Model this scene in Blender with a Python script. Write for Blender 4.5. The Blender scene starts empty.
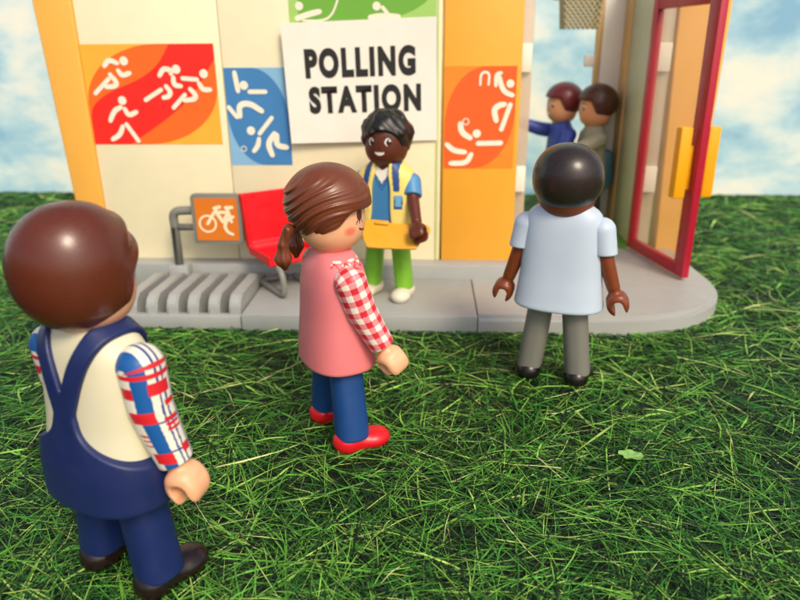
import bpy, bmesh, math, random
import numpy as np
from mathutils import Vector, Matrix
random.seed(5); rng = np.random.default_rng(7)
R = math.radians
scene = bpy.context.scene
COL = scene.collection

# ------------------------------------------------------------------ helpers
def lin(h):
    h = h.lstrip('#'); o = []
    for i in (0, 2, 4):
        v = int(h[i:i+2], 16) / 255
        o.append(v/12.92 if v <= 0.04045 else ((v+0.055)/1.055)**2.4)
    return tuple(o)

def base_mat(name):
    m = bpy.data.materials.new(name); m.use_nodes = True
    return m, m.node_tree.nodes, m.node_tree.links, m.node_tree.nodes['Principled BSDF']

MATS = {}
def plastic(name, color=None, rough=0.35, bump=0.0, sss=0.06, var=0.06, spec=0.5, scale=3.0):
    """moulded plastic: slight tone variation, uneven roughness, faint surface ripple; color None = mesh attribute Col"""
    if name in MATS: return MATS[name]
    m, N, L, b = base_mat(name)
    tc = N.new('ShaderNodeTexCoord')
    n1 = N.new('ShaderNodeTexNoise'); n1.inputs['Scale'].default_value = scale*0.4; n1.inputs['Detail'].default_value = 4
    L.new(tc.outputs['Object'], n1.inputs['Vector'])
    n2 = N.new('ShaderNodeTexNoise'); n2.inputs['Scale'].default_value = 22; n2.inputs['Detail'].default_value = 3
    L.new(tc.outputs['Object'], n2.inputs['Vector'])
    mr = N.new('ShaderNodeMapRange'); mr.inputs['To Min'].default_value = 1-var; mr.inputs['To Max'].default_value = 1+var
    L.new(n1.outputs['Fac'], mr.inputs['Value'])
    mix = N.new('ShaderNodeMix'); mix.data_type = 'RGBA'; mix.blend_type = 'MULTIPLY'; mix.inputs['Factor'].default_value = 1
    if color is None:
        at = N.new('ShaderNodeAttribute'); at.attribute_name = 'Col'
        L.new(at.outputs['Color'], mix.inputs['A'])
    else:
        mix.inputs['A'].default_value = (*lin(color), 1)
    cb = N.new('ShaderNodeCombineXYZ')
    for k in range(3): L.new(mr.outputs['Result'], cb.inputs[k])
    L.new(cb.outputs[0], mix.inputs['B'])
    L.new(mix.outputs['Result'], b.inputs['Base Color'])
    rr = N.new('ShaderNodeMapRange'); rr.inputs['To Min'].default_value = rough-0.05; rr.inputs['To Max'].default_value = rough+0.17
    n3 = N.new('ShaderNodeTexNoise'); n3.inputs['Scale'].default_value = 2.3; n3.inputs['Detail'].default_value = 9; n3.inputs['Roughness'].default_value = 0.7
    L.new(tc.outputs['Object'], n3.inputs['Vector'])
    L.new(n3.outputs['Fac'], rr.inputs['Value']); L.new(rr.outputs['Result'], b.inputs['Roughness'])
    rr.inputs['From Min'].default_value = 0.3; rr.inputs['From Max'].default_value = 0.7
    b.inputs['Specular IOR Level'].default_value = spec
    if sss: 
        b.inputs['Subsurface Weight'].default_value = sss
        b.inputs['Subsurface Radius'].default_value = (0.12, 0.07, 0.05)
        b.inputs['Subsurface Scale'].default_value = 1.0
    bp = N.new('ShaderNodeBump'); bp.inputs['Strength'].default_value = 0.06 + bump; bp.inputs['Distance'].default_value = 0.02
    L.new(n2.outputs['Fac'], bp.inputs['Height']); L.new(bp.outputs['Normal'], b.inputs['Normal'])
    MATS[name] = m
    return m

def link(o, parent=None):
    COL.objects.link(o)
    if parent is not None: o.parent = parent
    return o

def tag(o, label=None, cat=None, group=None, kind=None):
    if label: o['label'] = label
    if cat: o['category'] = cat
    if group: o['group'] = group
    if kind: o['kind'] = kind
    return o

def thing(name, label, cat, loc=(0, 0, 0), rz=0, group=None):
    o = bpy.data.objects.new(name, None); o.empty_display_size = 0.3
    link(o); o.location = loc; o.rotation_euler = (0, 0, rz)
    return tag(o, label, cat, group)

def mesh_obj(name, verts, faces, mat, parent=None, smooth=True, col=None, loc=None, rot=None):
    me = bpy.data.meshes.new(name)
    verts = np.asarray(verts, dtype=np.float32)
    if isinstance(faces, np.ndarray):
        me.vertices.add(len(verts)); me.vertices.foreach_set('co', verts.ravel())
        k = faces.shape[1]; n = len(faces)
        me.loops.add(n*k); me.loops.foreach_set('vertex_index', faces.astype(np.int32).ravel())
        me.polygons.add(n); me.polygons.foreach_set('loop_start', np.arange(0, n*k, k, dtype=np.int32))
        me.update(calc_edges=True); me.validate()
    else:
        me.from_pydata([tuple(map(float, v)) for v in verts], [], faces); me.update()
    if smooth:
        me.polygons.foreach_set('use_smooth', np.ones(len(me.polygons), dtype=bool))
    if col is not None:
        a = me.color_attributes.new('Col', 'FLOAT_COLOR', 'POINT')
        c4 = np.ones((len(verts), 4), dtype=np.float32); c4[:, :3] = col
        a.data.foreach_set('color', c4.ravel())
    if mat: me.materials.append(mat)
    o = bpy.data.objects.new(name, me); link(o, parent)
    if loc is not None: o.location = loc
    if rot is not None: o.rotation_euler = rot
    return o

def bm_obj(name, bm, mat, parent=None, smooth=False, angle=35, loc=None, rot=None):
    me = bpy.data.meshes.new(name)
    bmesh.ops.recalc_face_normals(bm, faces=bm.faces)
    bm.to_mesh(me); bm.free()
    if smooth:
        me.polygons.foreach_set('use_smooth', np.ones(len(me.polygons), dtype=bool))
        me.set_sharp_from_angle(angle=R(angle))
    me.materials.append(mat)
    o = bpy.data.objects.new(name, me); link(o, parent)
    if loc is not None: o.location = loc
    if rot is not None: o.rotation_euler = rot
    return o

def bm_box(bm, x0, x1, y0, y1, z0, z1, bev=0.03, seg=2):
    t = bmesh.new()
    bmesh.ops.create_cube(t, size=1)
    for v in t.verts:
        v.co = Vector(((x0+x1)/2+v.co.x*(x1-x0), (y0+y1)/2+v.co.y*(y1-y0), (z0+z1)/2+v.co.z*(z1-z0)))
    if bev: bmesh.ops.bevel(t, geom=list(t.edges), offset=bev, segments=seg, affect='EDGES', profile=0.5)
    me = bpy.data.meshes.new('t'); t.to_mesh(me); t.free(); bm.from_mesh(me); bpy.data.meshes.remove(me)

def box(name, x0, x1, y0, y1, z0, z1, mat, parent=None, bev=0.03, **k):
    bm = bmesh.new(); bm_box(bm, x0, x1, y0, y1, z0, z1, bev)
    return bm_obj(name, bm, mat, parent, smooth=True, **k)

def extrude_poly(pts, z0, z1, bev=0.0, axis='z'):
    """closed outline pts (2D) extruded from z0 to z1; axis 'z' = lies flat, 'y' = stands in a wall plane (x,z), from y=z0 to z1"""
    bm = bmesh.new()
    f = (lambda p, h: (p[0], p[1], h)) if axis == 'z' else (lambda p, h: (p[0], h, p[1]))
    a = [bm.verts.new(f(p, z0)) for p in pts]; b = [bm.verts.new(f(p, z1)) for p in pts]
    n = len(pts)
    bm.faces.new(a); bm.faces.new(b[::-1])
    for i in range(n):
        bm.faces.new((a[i], b[i], b[(i+1) % n], a[(i+1) % n]))
    if bev:
        be = [e for e in bm.edges if (e.verts[0] in b and e.verts[1] in b) or (e.verts[0] in a and e.verts[1] in a)]
        bmesh.ops.bevel(bm, geom=be, offset=bev, segments=3, affect='EDGES', profile=0.5)
    return bm

def chaikin(pts, it=3, closed=False):
    pts = [np.array(p, float) for p in pts]
    for _ in range(it):
        out = [] if closed else [pts[0]]
        n = len(pts)
        for i in range(n if closed else n-1):
            p, q = pts[i], pts[(i+1) % n]
            out += [p*.75+q*.25, p*.25+q*.75]
        if not closed: out.append(pts[-1])
        pts = out
    return pts

def tube(name, pts, r, mat, parent=None, sides=14, closed=False, **k):
    P = [np.array(p, float) for p in pts]; n = len(P)
    rad = r if hasattr(r, '__len__') else [r]*n
    V, F = [], []; up = np.array([0, 0, 1.0]); prev = None
    for i in range(n):
        if closed: t = P[(i+1) % n]-P[i-1]
        else: t = P[min(i+1, n-1)]-P[max(i-1, 0)]
        t = t/np.linalg.norm(t)
        if prev is None:
            a = np.cross(t, up)
            if np.linalg.norm(a) < 0.1: a = np.cross(t, (1, 0, 0))
        else: a = prev-t*(prev@t)
        a = a/np.linalg.norm(a); prev = a; b = np.cross(t, a)
        for s in range(sides):
            w = 2*math.pi*s/sides
            V.append(P[i]+rad[i]*(a*math.cos(w)+b*math.sin(w)))
    for i in range(n if closed else n-1):
        j = (i+1) % n
        for s in range(sides):
            F.append((i*sides+s, i*sides+(s+1) % sides, j*sides+(s+1) % sides, j*sides+s))
    if not closed:
        F.append(tuple(range(sides))[::-1]); F.append(tuple((n-1)*sides+s for s in range(sides)))
    return mesh_obj(name, V, F, mat, parent, **k)

# ---- implicit surfaces -> meshes (surface nets)
def smin(a, b, k):
    h = np.clip(0.5+0.5*(b-a)/k, 0, 1); return b*(1-h)+a*h-k*h*(1-h)
def smax(a, b, k): return -smin(-a, -b, k)
def sm(a, b, x):
    t = np.clip((x-a)/(b-a), 0, 1); return t*t*(3-2*t)
def ell(P, c, r):
    q = (P-np.array(c))/np.array(r); l = np.sqrt((q**2).sum(-1))+1e-9
    q2 = (P-np.array(c))/np.array(r)**2; return l*(l-1)/(np.sqrt((q2**2).sum(-1))+1e-9)
def cone(P, a, b, ra, rb):
    a = np.array(a, float); b = np.array(b, float); d = b-a
    t = np.clip(((P-a)@d)/(d@d), 0, 1)
    return np.sqrt(((P-a-t[..., None]*d)**2).sum(-1))-(ra+(rb-ra)*t)
def rbox(P, c, h, r):
    q = np.abs(P-np.array(c))-(np.array(h)-r)
    return np.sqrt((np.maximum(q, 0)**2).sum(-1))+np.minimum(q.max(-1), 0)-r

UPPER = {'torso', 'dungarees', 'collar', 'tunic', 'shirt', 'jumper', 'waistcoat', 'waistcoat_collar'}
HEADS = {'head', 'hair', 'pigtail'}
def sdf_mesh(name, fn, lo, hi, h, mat, parent=None, colf=None, **k):
    ax = [np.arange(lo[i]-1.5*h, hi[i]+2.5*h, h) for i in range(3)]
    G = np.stack(np.meshgrid(*ax, indexing='ij'), -1)
    D = fn(G).astype(np.float64); S = D < 0
    nx, ny, nz = D.shape
    cs = np.zeros((nx-1, ny-1, nz-1), int); acc = np.zeros((nx-1, ny-1, nz-1, 3)); cnt = np.zeros((nx-1, ny-1, nz-1))
    corners = [(i, j, l) for i in (0, 1) for j in (0, 1) for l in (0, 1)]
    sl = lambda A, c: A[c[0]:nx-1+c[0], c[1]:ny-1+c[1], c[2]:nz-1+c[2]]
    for c in corners: cs += sl(S, c)
    act = (cs > 0) & (cs < 8)
    for a in corners:
        for d in range(3):
            if a[d]: continue
            b = list(a); b[d] = 1
            da, db = sl(D, a), sl(D, b)
            x = (da < 0) != (db < 0)
            t = np.where(x, da/np.where(x, da-db, 1), 0)
            p = np.zeros(acc.shape); 
            for e in range(3): p[..., e] = a[e]
            p[..., d] = t
            acc += p*x[..., None]; cnt += x
    idx = -np.ones(act.shape, int); ids = np.argwhere(act); idx[act] = np.arange(len(ids))
    V = np.array([ax[i][0] for i in range(3)])+(ids+acc[act]/cnt[act][:, None])*h
    quads = []
    for d in range(3):
        u, v = (d+1) % 3, (d+2) % 3
        s0 = [slice(None)]*3; s1 = [slice(None)]*3; s0[d] = slice(0, -1); s1[d] = slice(1, None)
        A, B = S[tuple(s0)], S[tuple(s1)]
        E_ = np.argwhere(A != B)
        ok = np.ones(len(E_), bool)
        for w in (u, v): ok &= (E_[:, w] > 0) & (E_[:, w] < D.shape[w]-1)
        E_ = E_[ok]
        flip = A[tuple(E_.T)]
        def at(du, dv):
            q = E_.copy(); q[:, u] -= du; q[:, v] -= dv; return idx[tuple(q.T)]
        q = np.stack([at(0, 0), at(1, 0), at(1, 1), at(0, 1)], 1)
        q[~flip] = q[~flip][:, ::-1]
        quads.append(q)
    F = np.concatenate(quads)
    for _ in range(2):                       # pull the vertices onto the surface
        e = h*0.25; f0 = fn(V)
        g = np.stack([(fn(V+np.eye(3)[i]*e)-fn(V-np.eye(3)[i]*e))/(2*e) for i in range(3)], -1)
        gl = np.maximum((g**2).sum(-1), 0.05)
        step = -(f0/gl)[:, None]*g
        V = V+np.clip(step, -h*0.6, h*0.6)
    c = colf(V) if colf is not None else None
    if name in UPPER: V[:, 2] += {'shirt': 0.62, 'torso': 0.3, 'dungarees': 0.3, 'collar': 0.3}.get(name, 0.2)*sm(3.6, 4.8, V[:, 2])
    elif name in HEADS: V[:, 2] = 6.42+(V[:, 2]-6.22)*0.93
    return mesh_obj(name, V, F, mat, parent, col=c, **k)

# ------------------------------------------------------------------ camera
W_, H_ = 1024, 768
cam = bpy.data.cameras.new('camera'); co = bpy.data.objects.new('camera', cam); COL.objects.link(co)
pitch, yaw, roll = R(20.3), R(2.5), R(0.4)
Fv = Vector((-math.sin(yaw)*math.cos(pitch), math.cos(yaw)*math.cos(pitch), -math.sin(pitch)))
Rv = Vector((math.cos(yaw), math.sin(yaw), 0)); Uv = Rv.cross(Fv)
Rv2 = Rv*math.cos(roll)-Uv*math.sin(roll); Uv2 = Rv2.cross(Fv)
M = Matrix((Rv2, Uv2, -Fv)).transposed().to_4x4(); M.translation = Vector((0, 0, 10.2))
co.matrix_world = M
cam.sensor_width = 36; cam.lens = 36*675/800; cam.clip_start = 0.1; cam.clip_end = 2000
cam.dof.use_dof = True; cam.dof.focus_distance = 16.5; cam.dof.aperture_fstop = 0.21
scene.camera = co
scene.unit_settings.system = 'METRIC'; scene.unit_settings.scale_length = 0.01

# ------------------------------------------------------------------ light
w = bpy.data.worlds.new('World'); scene.world = w; w.use_nodes = True
wn = w.node_tree.nodes; wl = w.node_tree.links
sun_dir = Vector((0.38, -0.68, 0.78)).normalized()
elev = math.asin(sun_dir.z); az = math.atan2(sun_dir.x, sun_dir.y)
sky = wn.new('ShaderNodeTexSky'); sky.sky_type = 'NISHITA'; sky.sun_disc = False
sky.sun_elevation = elev; sky.sun_rotation = az; sky.air_density = 1.0; sky.dust_density = 4.0; sky.ozone_density = 0.6
bg = wn['Background']; bg.inputs['Strength'].default_value = 0.165
wl.new(sky.outputs[0], bg.inputs['Color'])
sl = bpy.data.lights.new('sun', 'SUN'); sl.energy = 2.1; sl.angle = R(17); sl.color = (1.0, 0.86, 0.66)
so = bpy.data.objects.new('sun', sl); COL.objects.link(so)
so.rotation_euler = sun_dir.to_track_quat('Z', 'Y').to_euler()
scene.view_settings.view_transform = 'Standard'; scene.view_settings.look = 'None'; scene.view_settings.exposure = 0
scene.render.engine = 'CYCLES'
scene.cycles.use_denoising = True
scene.cycles.max_bounces = 8; scene.cycles.transparent_max_bounces = 8

# ------------------------------------------------------------------ ground, grass, sky
def ground_material():
    m, N, L, b = base_mat('printed_turf')
    tc = N.new('ShaderNodeTexCoord')
    n = N.new('ShaderNodeTexNoise'); n.inputs['Scale'].default_value = 2.2; n.inputs['Detail'].default_value = 8; n.inputs['Roughness'].default_value = 0.75
    n2 = N.new('ShaderNodeTexNoise'); n2.inputs['Scale'].default_value = 0.35; n2.inputs['Detail'].default_value = 4
    L.new(tc.outputs['Object'], n.inputs['Vector']); L.new(tc.outputs['Object'], n2.inputs['Vector'])
    r = N.new('ShaderNodeValToRGB'); e = r.color_ramp.elements
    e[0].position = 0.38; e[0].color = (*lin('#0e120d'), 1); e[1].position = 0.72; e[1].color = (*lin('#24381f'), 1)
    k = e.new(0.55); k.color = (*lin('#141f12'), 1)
    L.new(n.outputs['Fac'], r.inputs['Fac'])
    mx = N.new('ShaderNodeMix'); mx.data_type = 'RGBA'; mx.blend_type = 'MULTIPLY'; mx.inputs['Factor'].default_value = 1
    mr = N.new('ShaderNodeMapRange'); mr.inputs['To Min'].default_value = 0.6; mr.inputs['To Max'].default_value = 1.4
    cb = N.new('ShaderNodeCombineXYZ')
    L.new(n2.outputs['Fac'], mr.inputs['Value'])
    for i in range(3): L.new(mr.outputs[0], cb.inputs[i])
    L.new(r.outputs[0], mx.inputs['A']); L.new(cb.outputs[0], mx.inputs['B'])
    L.new(mx.outputs['Result'], b.inputs['Base Color']); b.inputs['Roughness'].default_value = 0.6
    b.inputs['Specular IOR Level'].default_value = 0.25
    return m
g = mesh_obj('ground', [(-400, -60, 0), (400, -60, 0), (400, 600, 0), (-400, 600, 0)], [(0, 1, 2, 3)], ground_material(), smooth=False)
tag(g, kind='structure')

def grass():
    nt = 13500
    u = rng.random(nt)
    Y = 6.5*(52/6.5)**(u**0.92)
    Y = np.where(rng.random(nt) < .25, 6.5+rng.random(nt)*44, Y)
    X = (rng.random(nt)*2-1)*(0.72*Y+4)-0.02*Y
    # thin patches: fewer tufts where a soft field is low
    fld = np.sin(X*0.9+1.3*np.sin(Y*0.45))*np.cos(Y*0.8+0.9*np.sin(X*0.6+2))+0.5*np.sin(X*2.1+Y*1.7)
    keep = rng.random(nt) < np.clip((0.62+0.3*fld)*np.clip(0.29+Y*0.017, 0, 1), 0.15, 1); X = X[keep]; Y = Y[keep]; nt = len(X)
    nb = 9
    X = np.repeat(X, nb); Y = np.repeat(Y, nb); n = len(X)
    spread = 0.35+Y*0.012
    X = X+rng.normal(0, 1, n)*spread; Y = Y+rng.normal(0, 1, n)*spread
    ta = np.repeat(rng.random(nt)*2*np.pi, nb)+rng.normal(0, 0.9, n)
    far = 0.75+Y/34
    Ln = (0.5+rng.gamma(2.0, 0.50, n))*far; Ln = np.minimum(Ln, 2.3*far)
    Wd = (0.006+rng.random(n)**3*0.014)*far**1.4
    bend = rng.normal(0, 0.16, n); lift = 0.02+rng.random(n)*0.07
    d = np.stack([np.cos(ta), np.sin(ta)], 1); s = np.stack([-d[:, 1], d[:, 0]], 1)
    V = np.zeros((n, 7, 3)); z0 = 0.012+rng.random(n)*0.07
    for i, (t, wf) in enumerate(((0, 0.6), (0.35, 1.0), (0.7, 0.75))):
        c = np.stack([X, Y], 1)+d*(Ln*t)[:, None]+s*(bend*Ln*t*t)[:, None]
        zz = z0+lift*math.sin(math.pi*min(t+0.15, 1))
        for j, sg in enumerate((-1, 1)):
            V[:, i*2+j, :2] = c+s*(sg*Wd*wf)[:, None]; V[:, i*2+j, 2] = zz+sg*Wd*0.5*rng.normal(0, 1, n)
    V[:, 6, :2] = np.stack([X, Y], 1)+d*Ln[:, None]+s*(bend*Ln)[:, None]; V[:, 6, 2] = z0+0.01
    V[:, :, 2] = np.maximum(V[:, :, 2], 0.008)
    b = np.arange(n)[:, None]*7
    tri = np.concatenate([b+np.array([[0, 1, 3]]), b+np.array([[0, 3, 2]]), b+np.array([[2, 3, 5]]), b+np.array([[2, 5, 4]]), b+np.array([[4, 5, 6]])])
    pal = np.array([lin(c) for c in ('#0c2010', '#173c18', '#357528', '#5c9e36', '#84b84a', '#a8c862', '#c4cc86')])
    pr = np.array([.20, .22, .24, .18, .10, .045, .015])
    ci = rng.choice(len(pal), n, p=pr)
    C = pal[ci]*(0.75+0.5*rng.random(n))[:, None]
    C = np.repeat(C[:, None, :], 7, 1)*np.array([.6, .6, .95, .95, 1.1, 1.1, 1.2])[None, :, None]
    m, N, L, bs = base_mat('grass_blades')
    at = N.new('ShaderNodeAttribute'); at.attribute_name = 'Col'
    L.new(at.outputs['Color'], bs.inputs['Base Color']); bs.inputs['Roughness'].default_value = 0.55
    bs.inputs['Specular IOR Level'].default_value = 0.3
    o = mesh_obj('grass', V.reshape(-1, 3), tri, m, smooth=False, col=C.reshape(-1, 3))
    tag(o, 'fine tangled bright green grass blades covering the ground', 'grass', kind='stuff')
grass()

def sky_material():
    m, N, L, b = base_mat('printed_sky')
    tc = N.new('ShaderNodeTexCoord'); mp = N.new('ShaderNodeMapping'); mp.inputs['Scale'].default_value = (0.085, 1, 0.16)
    mp.inputs['Location'].default_value = (3.1, 0, 0.4); mp.inputs['Rotation'].default_value = (0, R(8), 0)
    L.new(tc.outputs['Object'], mp.inputs['Vector'])
    n = N.new('ShaderNodeTexNoise'); n.inputs['Scale'].default_value = 1.6; n.inputs['Detail'].default_value = 5; n.inputs['Roughness'].default_value = 0.55; n.inputs['Distortion'].default_value = 0.15
    L.new(mp.outputs[0], n.inputs['Vector'])
    r = N.new('ShaderNodeValToRGB'); e = r.color_ramp.elements
    e[0].position = 0.36; e[0].color = (*lin('#88b6d2'), 1); e[1].position = 0.68; e[1].color = (*lin('#f2ecdc'), 1)
    k = e.new(0.47); k.color = (*lin('#acd0de'), 1); k = e.new(0.56); k.color = (*lin('#d6e4e2'), 1)
    L.new(n.outputs['Fac'], r.inputs['Fac'])
    L.new(r.outputs[0], b.inputs['Base Color']); b.inputs['Roughness'].default_value = 0.5
    b.inputs['Specular IOR Level'].default_value = 0.2
    return m
V, F = [], []
nseg = 48
for i in range(nseg+1):
    x = -90+180*i/nseg; y = 50.4-0.012*x-max(0, abs(x)-45)**2*0.012
    V += [(x, y, -0.1), (x, y, 46)]
for i in range(nseg): F.append((2*i, 2*i+2, 2*i+3, 2*i+1))
skyo = mesh_obj('sky', V, F, sky_material()); tag(skyo, kind='structure')

# ------------------------------------------------------------------ building
CREAM = plastic('cream_wall_plastic', '#f0e5c0', 0.42, sss=0, var=0.05, bump=0.05)
ORANGE = plastic('orange_plastic', '#f0aa34', 0.38, sss=0, var=0.05, bump=0.05)
PILL = plastic('pillar_orange_plastic', '#f0b04a', 0.42, sss=0, var=0.05)
GREY = plastic('grey_base_plastic', '#9fa29f', 0.45, sss=0, var=0.07, bump=0.15)
GREYW = plastic('warm_grey_base_plastic', '#a6a7a3', 0.4, sss=0, var=0.08, bump=0.15)
METAL = plastic('dark_grey_plastic', '#7c7c74', 0.35, sss=0, var=0.08)
SIDE = plastic('greenish_side_wall', '#c3c8ad', 0.4, sss=0, var=0.06)
WHITE = plastic('white_plastic', '#ece8dc', 0.4, sss=0, var=0.03)
TAN = plastic('tan_plastic', '#d8b070', 0.4, sss=0)
RED = plastic('crimson_plastic', '#b01230', 0.3, sss=0.02)
YEL = plastic('yellow_plastic', '#f2a808', 0.35, sss=0.02)
GREEN = plastic('green_floor_plastic', '#5f9a34', 0.45, sss=0)

def glass_mat(name, tint, alpha):
    m, N, L, b = base_mat(name)
    out = N['Material Output']
    tr = N.new('ShaderNodeBsdfTransparent'); tr.inputs['Color'].default_value = (*tint, 1)
    gl = N.new('ShaderNodeBsdfGlossy'); gl.inputs['Roughness'].default_value = 0.12
    df = N.new('ShaderNodeBsdfDiffuse'); df.inputs['Color'].default_value = (0.82, 0.70, 0.52, 1)
    no = N.new('ShaderNodeTexNoise'); no.inputs['Scale'].default_value = 0.8
    mr = N.new('ShaderNodeMapRange'); mr.inputs['To Min'].default_value = alpha*0.7; mr.inputs['To Max'].default_value = alpha*1.3
    L.new(no.outputs['Fac'], mr.inputs['Value'])
    m1 = N.new('ShaderNodeMixShader'); L.new(mr.outputs[0], m1.inputs[0]); L.new(tr.outputs[0], m1.inputs[1]); L.new(df.outputs[0], m1.inputs[2])
    m2 = N.new('ShaderNodeMixShader'); m2.inputs[0].default_value = 0.06; L.new(m1.outputs[0], m2.inputs[1]); L.new(gl.outputs[0], m2.inputs[2])
    L.new(m2.outputs[0], out.inputs['Surface'])
    return m
GLASS = glass_mat('door_glass', (0.98, 0.95, 0.92), 0.17)
STRIP = glass_mat('cloudy_clear_plastic', (0.80, 0.76, 0.78), 0.5)

YW = 29.3; TOP = 14.2
B = thing('toy_building', 'cream and orange toy building with red framed glass door standing open', 'building', (0, YW, 0))
def bp(o):     # parent to the building, keeping world coordinates
    o.parent = B; o.location = (o.location.x, o.location.y-YW, o.location.z); return o
def pillar(x0t, x1t, x0b, x1b, y0, y1):
    bm = bmesh.new()
    vs = [bm.verts.new(p) for p in ((x0b, y0, 0), (x1b, y0, 0), (x1b, y1, 0), (x0b, y1, 0), (x0t, y0, TOP), (x1t, y0, TOP), (x1t, y1, TOP), (x0t, y1, TOP))]
    for f in ((0, 1, 2, 3), (4, 5, 6, 7), (0, 1, 5, 4), (1, 2, 6, 5), (2, 3, 7, 6), (3, 0, 4, 7)): bm.faces.new([vs[i] for i in f])
    bmesh.ops.bevel(bm, geom=list(bm.edges), offset=0.07, segments=3, affect='EDGES', profile=0.5)
    return bm
bp(bm_obj('pillar', pillar(-16.2, -14.52, -15.6, -14.52, YW-0.12, YW+1.0), PILL, smooth=True))
bp(bm_obj('pillar', pillar(11.15, 13.55, 11.5, 13.3, 33.45, 34.5), PILL, smooth=True))
bp(box('wall_panel', -14.5, -8.62, YW, YW+0.5, 1.2, TOP, CREAM, bev=0.04))
bp(box('wall_panel', -8.59, 0.50, YW, YW+0.5, 1.2, TOP, CREAM, bev=0.04))
bp(box('wall_trim', 0.30, 0.42, YW-0.05, YW+0.02, 1.36, TOP, plastic('pale_green_plastic', '#cfd79a', 0.4, sss=0), bev=0.02))
bp(box('entrance_wall', 0.58, 3.76, YW-0.06, 33.3, 1.2, TOP, ORANGE, bev=0.06))
bp(box('side_wall', 10.34, 10.9, 33.9, 37.6, 0.6, TOP, SIDE, bev=0.04))
bp(box('side_wall', 10.25, 10.8, 37.62, 38.9, 0.6, TOP, TAN, bev=0.04))
bp(box('rear_post', 9.15, 10.4, 38.95, 39.5, 0.6, TOP, WHITE, bev=0.12))
bp(box('rear_trim', 8.88, 9.12, 38.9, 39.3, 0.7, TOP, TAN, bev=0.04))
bp(box('latch', 8.3, 8.85, 38.7, 39.0, 9.3, 9.9, WHITE, bev=0.06))
bp(box('rear_wall', -14.4, 3.9, 38.9, 39.4, 0.6, TOP, CREAM, bev=0.04))
bp(box('side_wall', -14.9, -14.5, YW+1.05, 39.4, 0.6, TOP, CREAM, bev=0.04))
bp(box('sill', -14.6, 3.78, 28.35, YW-0.01, 0.0, 1.33, GREY, bev=0.05))
bp(box('interior_floor', -14.4, 11.0, 33.6, 41.4, 0.1, 0.74, GREEN, bev=0.03))
for x0, x1 in ((4.0, 4.78), (10.22, 11.12)):
    s = bp(box('clear_strip', x0, x1, 33.55, 33.85, 0.75, TOP, STRIP, bev=0.03))
    for z in (3.6, 9.2):
        hb = box('hinge_block', x0+0.08, x1-0.05, 33.30, 33.52, z, z+1.25, WHITE, bev=0.05); hb.parent = s
# platform with rounded right end
arc = [(6.9, 0)]
def outline(ins):
    cx, cy, rx, ry = 7.4, 29.2, 5.0-ins, 5.35-ins
    pts = [(1.93, 23.87+ins)]
    for i in range(25):
        a = -math.pi/2+math.pi/2*i/24
        pts.append((cx+rx*math.copysign(abs(math.cos(a))**0.9, math.cos(a)), cy+ry*math.copysign(abs(math.sin(a))**0.9, math.sin(a))))
    pts += [(12.4-ins, 33.44), (1.93, 33.44)]
    return pts
base = bm_obj('platform', extrude_poly(outline(0.0), 0, 0.56, 0.06), GREYW, smooth=True); bp(base)
top = bm_obj('platform_top', extrude_poly(outline(0.28), 0.5, 0.72, 0.05), GREYW, smooth=True); top.parent = base
bp(box('platform', -7.18, 1.90, 23.88, 28.33, 0, 0.7, GREY, bev=0.05))
# posts that hold the entrance wall foot
bp(box('wall_foot', 0.6, 3.74, YW+0.02, 33.2, 0.72, 1.18, GREY, bev=0.03))

# door, hinged at the far end, standing open towards the viewer
H0 = Vector((10.15, 33.35)); H1 = Vector((11.13, 28.25)); dv = (H1-H0); dl = dv.length; ang = math.atan2(dv.y, dv.x)
door = bpy.data.objects.new('door', None); link(door); door.location = (H0.x, H0.y, 0.85); door.rotation_euler = (0, 0, ang)
door.empty_display_size = .3; bp(door)
bm = bmesh.new(); zt = 11.6
bm_box(bm, 0, 0.45, -0.17, 0.17, 0, zt, 0.05); bm_box(bm, dl-0.75, dl, -0.17, 0.17, 0, zt, 0.05)
bm_box(bm, 0.452, dl-0.752, -0.165, 0.165, 0.003, 0.5, 0.04); bm_box(bm, 0.452, dl-0.752, -0.165, 0.165, zt-0.62, zt-0.003, 0.04)
bm_obj('door_frame', bm, RED, door, smooth=True)
box('pane', 0.40, dl-0.70, -0.03, 0.03, 0.45, zt-0.55, GLASS, door, bev=0.0)
bm = bmesh.new()
for sgn in (1, -1):
    yc = 0.62*sgn if sgn > 0 else -0.62
    bm_box(bm, dl-0.75, dl-0.30, yc-0.26, yc+0.26, 3.45, 6.35, 0.07)
    y0, y1 = sorted((0.175*sgn, 0.40*sgn)); bm_box(bm, dl-0.66, dl-0.38, y0, y1, 3.8, 5.6, 0.03)
bm_obj('handle', bm, YEL, door, smooth=True)
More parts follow.
